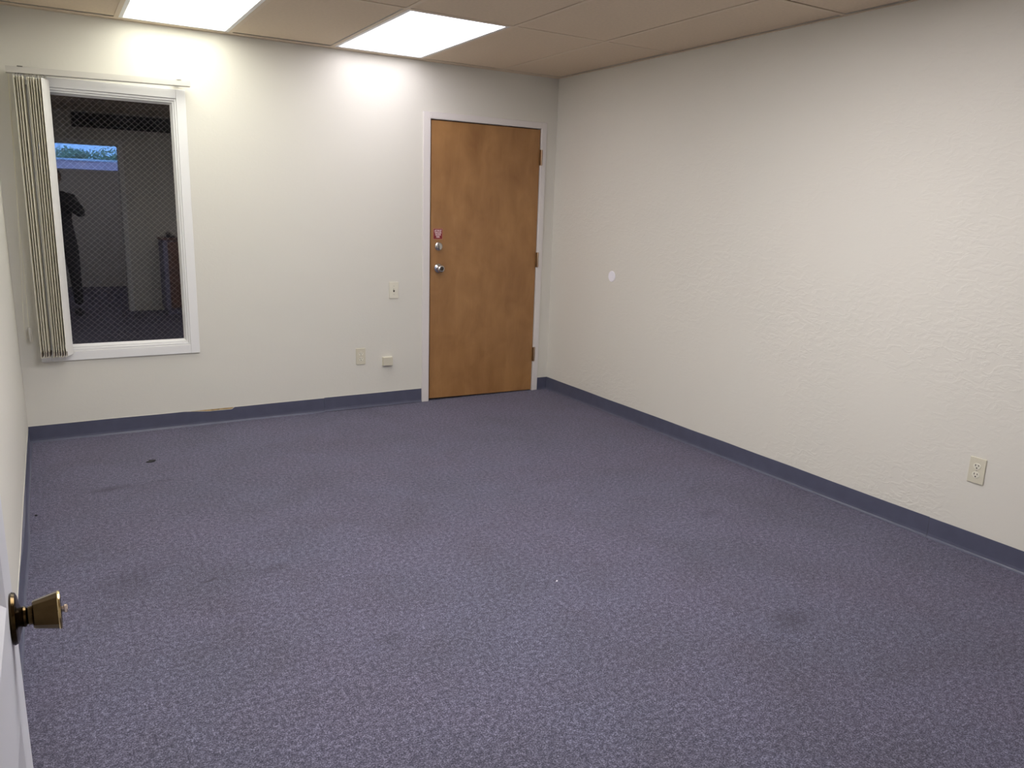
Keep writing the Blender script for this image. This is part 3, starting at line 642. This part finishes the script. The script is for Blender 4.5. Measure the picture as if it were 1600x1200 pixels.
def tree(loc, h, cw_, ch_, n, label, seed):
    t = empty('tree', loc, label, 'tree', 'trees outside'); rr = random.Random(seed)
    MB().tube([(0, 0, 0), (0.05, 0, h * 0.4), (0, 0, h * 0.75)], 0.07, 8).build('trunk', M_bark, t).location = (0, 0, 0)
    vs, fs = [], []
    blobs = [(rr.uniform(-cw_*0.7, cw_*0.7), rr.uniform(-0.5, 0.5), h - ch_ + rr.uniform(0, ch_*0.6), rr.uniform(0.3, 0.5)) for _ in range(12)]
    for _ in range(n):
        bx, by, bz, br = rr.choice(blobs); th, ph = rr.uniform(0, 6.28), math.acos(rr.uniform(-1, 1)); r = br * ch_ * rr.uniform(0.6, 1.0) 
        c = Vector((bx + r*math.sin(ph)*math.cos(th)*1.3, by + r*math.sin(ph)*math.sin(th), bz + r*math.cos(ph)))
        u = Vector((rr.uniform(-1, 1), rr.uniform(-1, 1), rr.uniform(-1, 1))).normalized() * 0.045; v = u.orthogonal().normalized() * 0.03
        i = len(vs); vs += [c - u, c + v, c + u, c - v]; fs.append((i, i+1, i+2, i+3))
    me = bpy.data.meshes.new('foliage'); me.from_pydata([tuple(v) for v in vs], [], fs); me.materials.append(M_leaf)
    o = bpy.data.objects.new('foliage', me); COL.objects.link(o); o.parent = t; o['kind'] = 'stuff'
tree((1.9, -22, 0), 3.15, 1.3, 1.1, 5000, 'rounded green tree outside the hall window, the taller one in the mirrored view', 1)
tree((-2.6, -22.5, 0), 2.75, 1.6, 0.8, 3500, 'low green tree outside the hall window, the shorter one in the mirrored view', 2)
bl = empty('building', (0.5, -19, 0), 'low pinkish stucco building with white roof edge outside the hall window', 'building')
MB().box(-9, 10, -1.0, 0.0, 0, 2.48).build('wall', M_stucco, bl).location = (0, 0, 0)
MB().box(-9.1, 10.1, -1.1, 0.05, 2.48, 2.54).build('roof_edge', M_coping, bl).location = (0, 0, 0)
tag(MB().box(-40, 40, -60, -3.9, -0.1, 0.0).build('ground', M_ground), kind='structure')

# ------------------------------------------------------------------ photographer
def skin_body(name, joints, edges, material, parent, root=0, lv=2):
    me = bpy.data.meshes.new(name); me.from_pydata([j[0] for j in joints], edges, [])
    o = bpy.data.objects.new(name, me); COL.objects.link(o)
    md = o.modifiers.new('skin', 'SKIN'); md.use_smooth_shade = True
    for i, j in enumerate(joints):
        sv = me.skin_vertices[0].data[i]; sv.radius = j[1]; sv.use_root = (i == root)
    sb = o.modifiers.new('sub', 'SUBSURF'); sb.levels = lv; sb.render_levels = lv
    bpy.context.view_layer.update()
    dg = bpy.context.evaluated_depsgraph_get(); nm = bpy.data.meshes.new_from_object(o.evaluated_get(dg)); bpy.data.objects.remove(o)
    nm.materials.clear(); nm.materials.append(material)
    for p in nm.polygons: p.use_smooth = True
    n = bpy.data.objects.new(name, nm); COL.objects.link(n); n.parent = parent; return n
pr = empty('person', (0.32, -0.365, 0), 'person in dark jacket and trousers holding up a phone, seen mirrored in the pane', 'person')
# coordinates are relative to the person's base; +y faces the room
J = [((0, 0, 0.96), (0.165, 0.12)), ((0, 0, 1.10), (0.155, 0.115)), ((0, -0.01, 1.27), (0.175, 0.12)), ((0, -0.01, 1.40), (0.13, 0.09)), ((0, 0.0, 1.49), (0.055, 0.055)),
     ((0.17, 0, 1.385), (0.062, 0.062)), ((0.265, 0.09, 1.20), (0.050, 0.050)), ((0.10, 0.20, 1.32), (0.040, 0.040)), ((-0.030, 0.262, 1.412), (0.028, 0.028)),
     ((-0.17, 0, 1.385), (0.062, 0.062)), ((-0.245, 0.10, 1.20), (0.050, 0.050)), ((-0.245, 0.20, 1.33), (0.038, 0.038)), ((-0.230, 0.262, 1.412), (0.028, 0.028)),
     ((0.105, 0, 0.84), (0.095, 0.10)), ((0.135, 0.02, 0.50), (0.066, 0.068)), ((0.15, -0.02, 0.11), (0.050, 0.052)),
     ((-0.105, 0, 0.84), (0.095, 0.10)), ((-0.125, 0.02, 0.50), (0.066, 0.068)), ((-0.13, -0.02, 0.11), (0.050, 0.052))]
Ed = [(0,1),(1,2),(2,3),(3,4),(3,5),(5,6),(6,7),(7,8),(3,9),(9,10),(10,11),(11,12),(0,13),(13,14),(14,15),(0,16),(16,17),(17,18)]
skin_body('body', J, Ed, M_cloth, pr)
hd = MB(); hm = bmesh.ops.create_uvsphere(hd.bm, u_segments=24, v_segments=18, radius=1)
for v in hd.bm.verts:
    x, y, z = v.co; w = 0.074 - 0.018 * max(0, -z); v.co = Vector((x * w, y * 0.094 + (0.012 * max(0, 1 - abs(x) * 5) * max(0, 1 - abs(z + 0.15) * 4) if y > 0.5 else 0), z * 0.118 + 1.625))
head = hd.build('head', M_skin, pr, smooth=True); head.location = (0, 0.02, 0)
hr = MB(); bmesh.ops.create_uvsphere(hr.bm, u_segments=20, v_segments=14, radius=1)
bmesh.ops.delete(hr.bm, geom=[v for v in hr.bm.verts if v.co.z < -0.35 or (v.co.y > 0.35 and v.co.z < 0.42)], context='VERTS')
for v in hr.bm.verts: v.co = Vector((v.co.x * 0.083, v.co.y * 0.103 - 0.004, v.co.z * 0.125 + 1.632))
hr.build('hair', M_hair, head, smooth=True).location = (0, 0, 0)
for sx in (-1, 1):
    e = MB(); e.lathe([(0.0, -0.010), (0.009, -0.004), (0.009, 0.004), (0, 0.010)], (sx * 0.030, 0.0795, 1.637), (0, 1, 0), 12).build('eye', M_black, head).location = (0, 0, 0)
    e = MB(); e.lathe([(0.006, -0.006), (0.016, 0), (0.012, 0.006)], (sx * 0.074, 0.0, 1.615), (sx, 0, 0), 12, (0.7, 1.3)).build('ear', M_skin, head).location = (0, 0, 0)
    # shoe
    MB().box(sx*0.14 - 0.045, sx*0.14 + 0.045, -0.09, 0.18, 0.0, 0.075, 0.03, 3).build('shoe', M_black, pr, smooth=True).location = (0, 0, 0)
    # hand: palm and five bent fingers round the phone edge
    wx, hx = (-0.030, -0.036) if sx > 0 else (-0.230, -0.224)
    P = [((wx, 0.262, 1.415), (0.026, 0.02)), ((hx, 0.285, 1.432), (0.032, 0.015))]; E_ = [(0, 1)]
    for q in range(4):
        zz = 1.455 - q * 0.017; ix = len(P)
        P += [((hx - sx*0.006, 0.288, zz), (0.0085, 0.0085)), ((hx - sx*0.030, 0.296, zz + 0.002), (0.008, 0.008)), ((hx - sx*(0.050 - abs(q - 1.3)*0.005), 0.288, zz + 0.003), (0.007, 0.007))]
        E_ += [(1, ix), (ix, ix+1), (ix+1, ix+2)]
    ix = len(P); P += [((hx - sx*0.012, 0.276, 1.415), (0.011, 0.011)), ((hx - sx*0.034, 0.270, 1.405), (0.009, 0.009))]; E_ += [(1, ix), (ix, ix+1)]
    skin_body('hand', P, E_, M_skin, pr)
ph = empty('phone', (0.19, -0.055, 1.445), 'black phone held up in both hands by the mirrored person', 'phone')
MB().box(-0.078, 0.078, -0.009, 0.0, -0.037, 0.037, 0.003, 2).build('case', M_black, ph).location = (0, 0, 0)
MB().box(-0.074, 0.074, -0.0098, -0.0088, -0.034, 0.034).build('screen', M_slot, ph).location = (0, 0, 0)

# ------------------------------------------------------------------ crumbs on the carpet
def scrap(name, loc, s, mtl, label, cat, seed):
    rr = random.Random(seed); b = MB(); n = 9; top = []; bot = []
    for i in range(n):
        a = 2*math.pi*i/n; r = rr.uniform(0.45, 1)
        top.append(b.bm.verts.new((math.cos(a)*s[0]*r*0.8, math.sin(a)*s[1]*r*0.8, s[2]*rr.uniform(0.7, 1.2)))); bot.append(b.bm.verts.new((math.cos(a)*s[0]*r, math.sin(a)*s[1]*r, 0.0)))
    for i in range(n): b.bm.faces.new((bot[i], bot[(i+1) % n], top[(i+1) % n], top[i]))
    b.bm.faces.new(top); b.bm.faces.new(bot[::-1])
    o = b.build(name, mtl); o.location = loc; return tag(o, label, cat)
scrap('carpet_scrap', (0.591, 4.571, 0), (0.036, 0.026, 0.006), M_black, 'small black scrap lying on the carpet in front of the window', 'scrap', 1)
scrap('pebble', (0.039, 3.968, 0), (0.007, 0.009, 0.005), M_black, 'tiny black speck on the carpet beside the left baseboard', 'debris', 2)
scrap('lint_fleck', (1.831, 2.343, 0), (0.006, 0.004, 0.003), M_disc, 'tiny white fleck on the bare middle of the carpet', 'debris', 3)
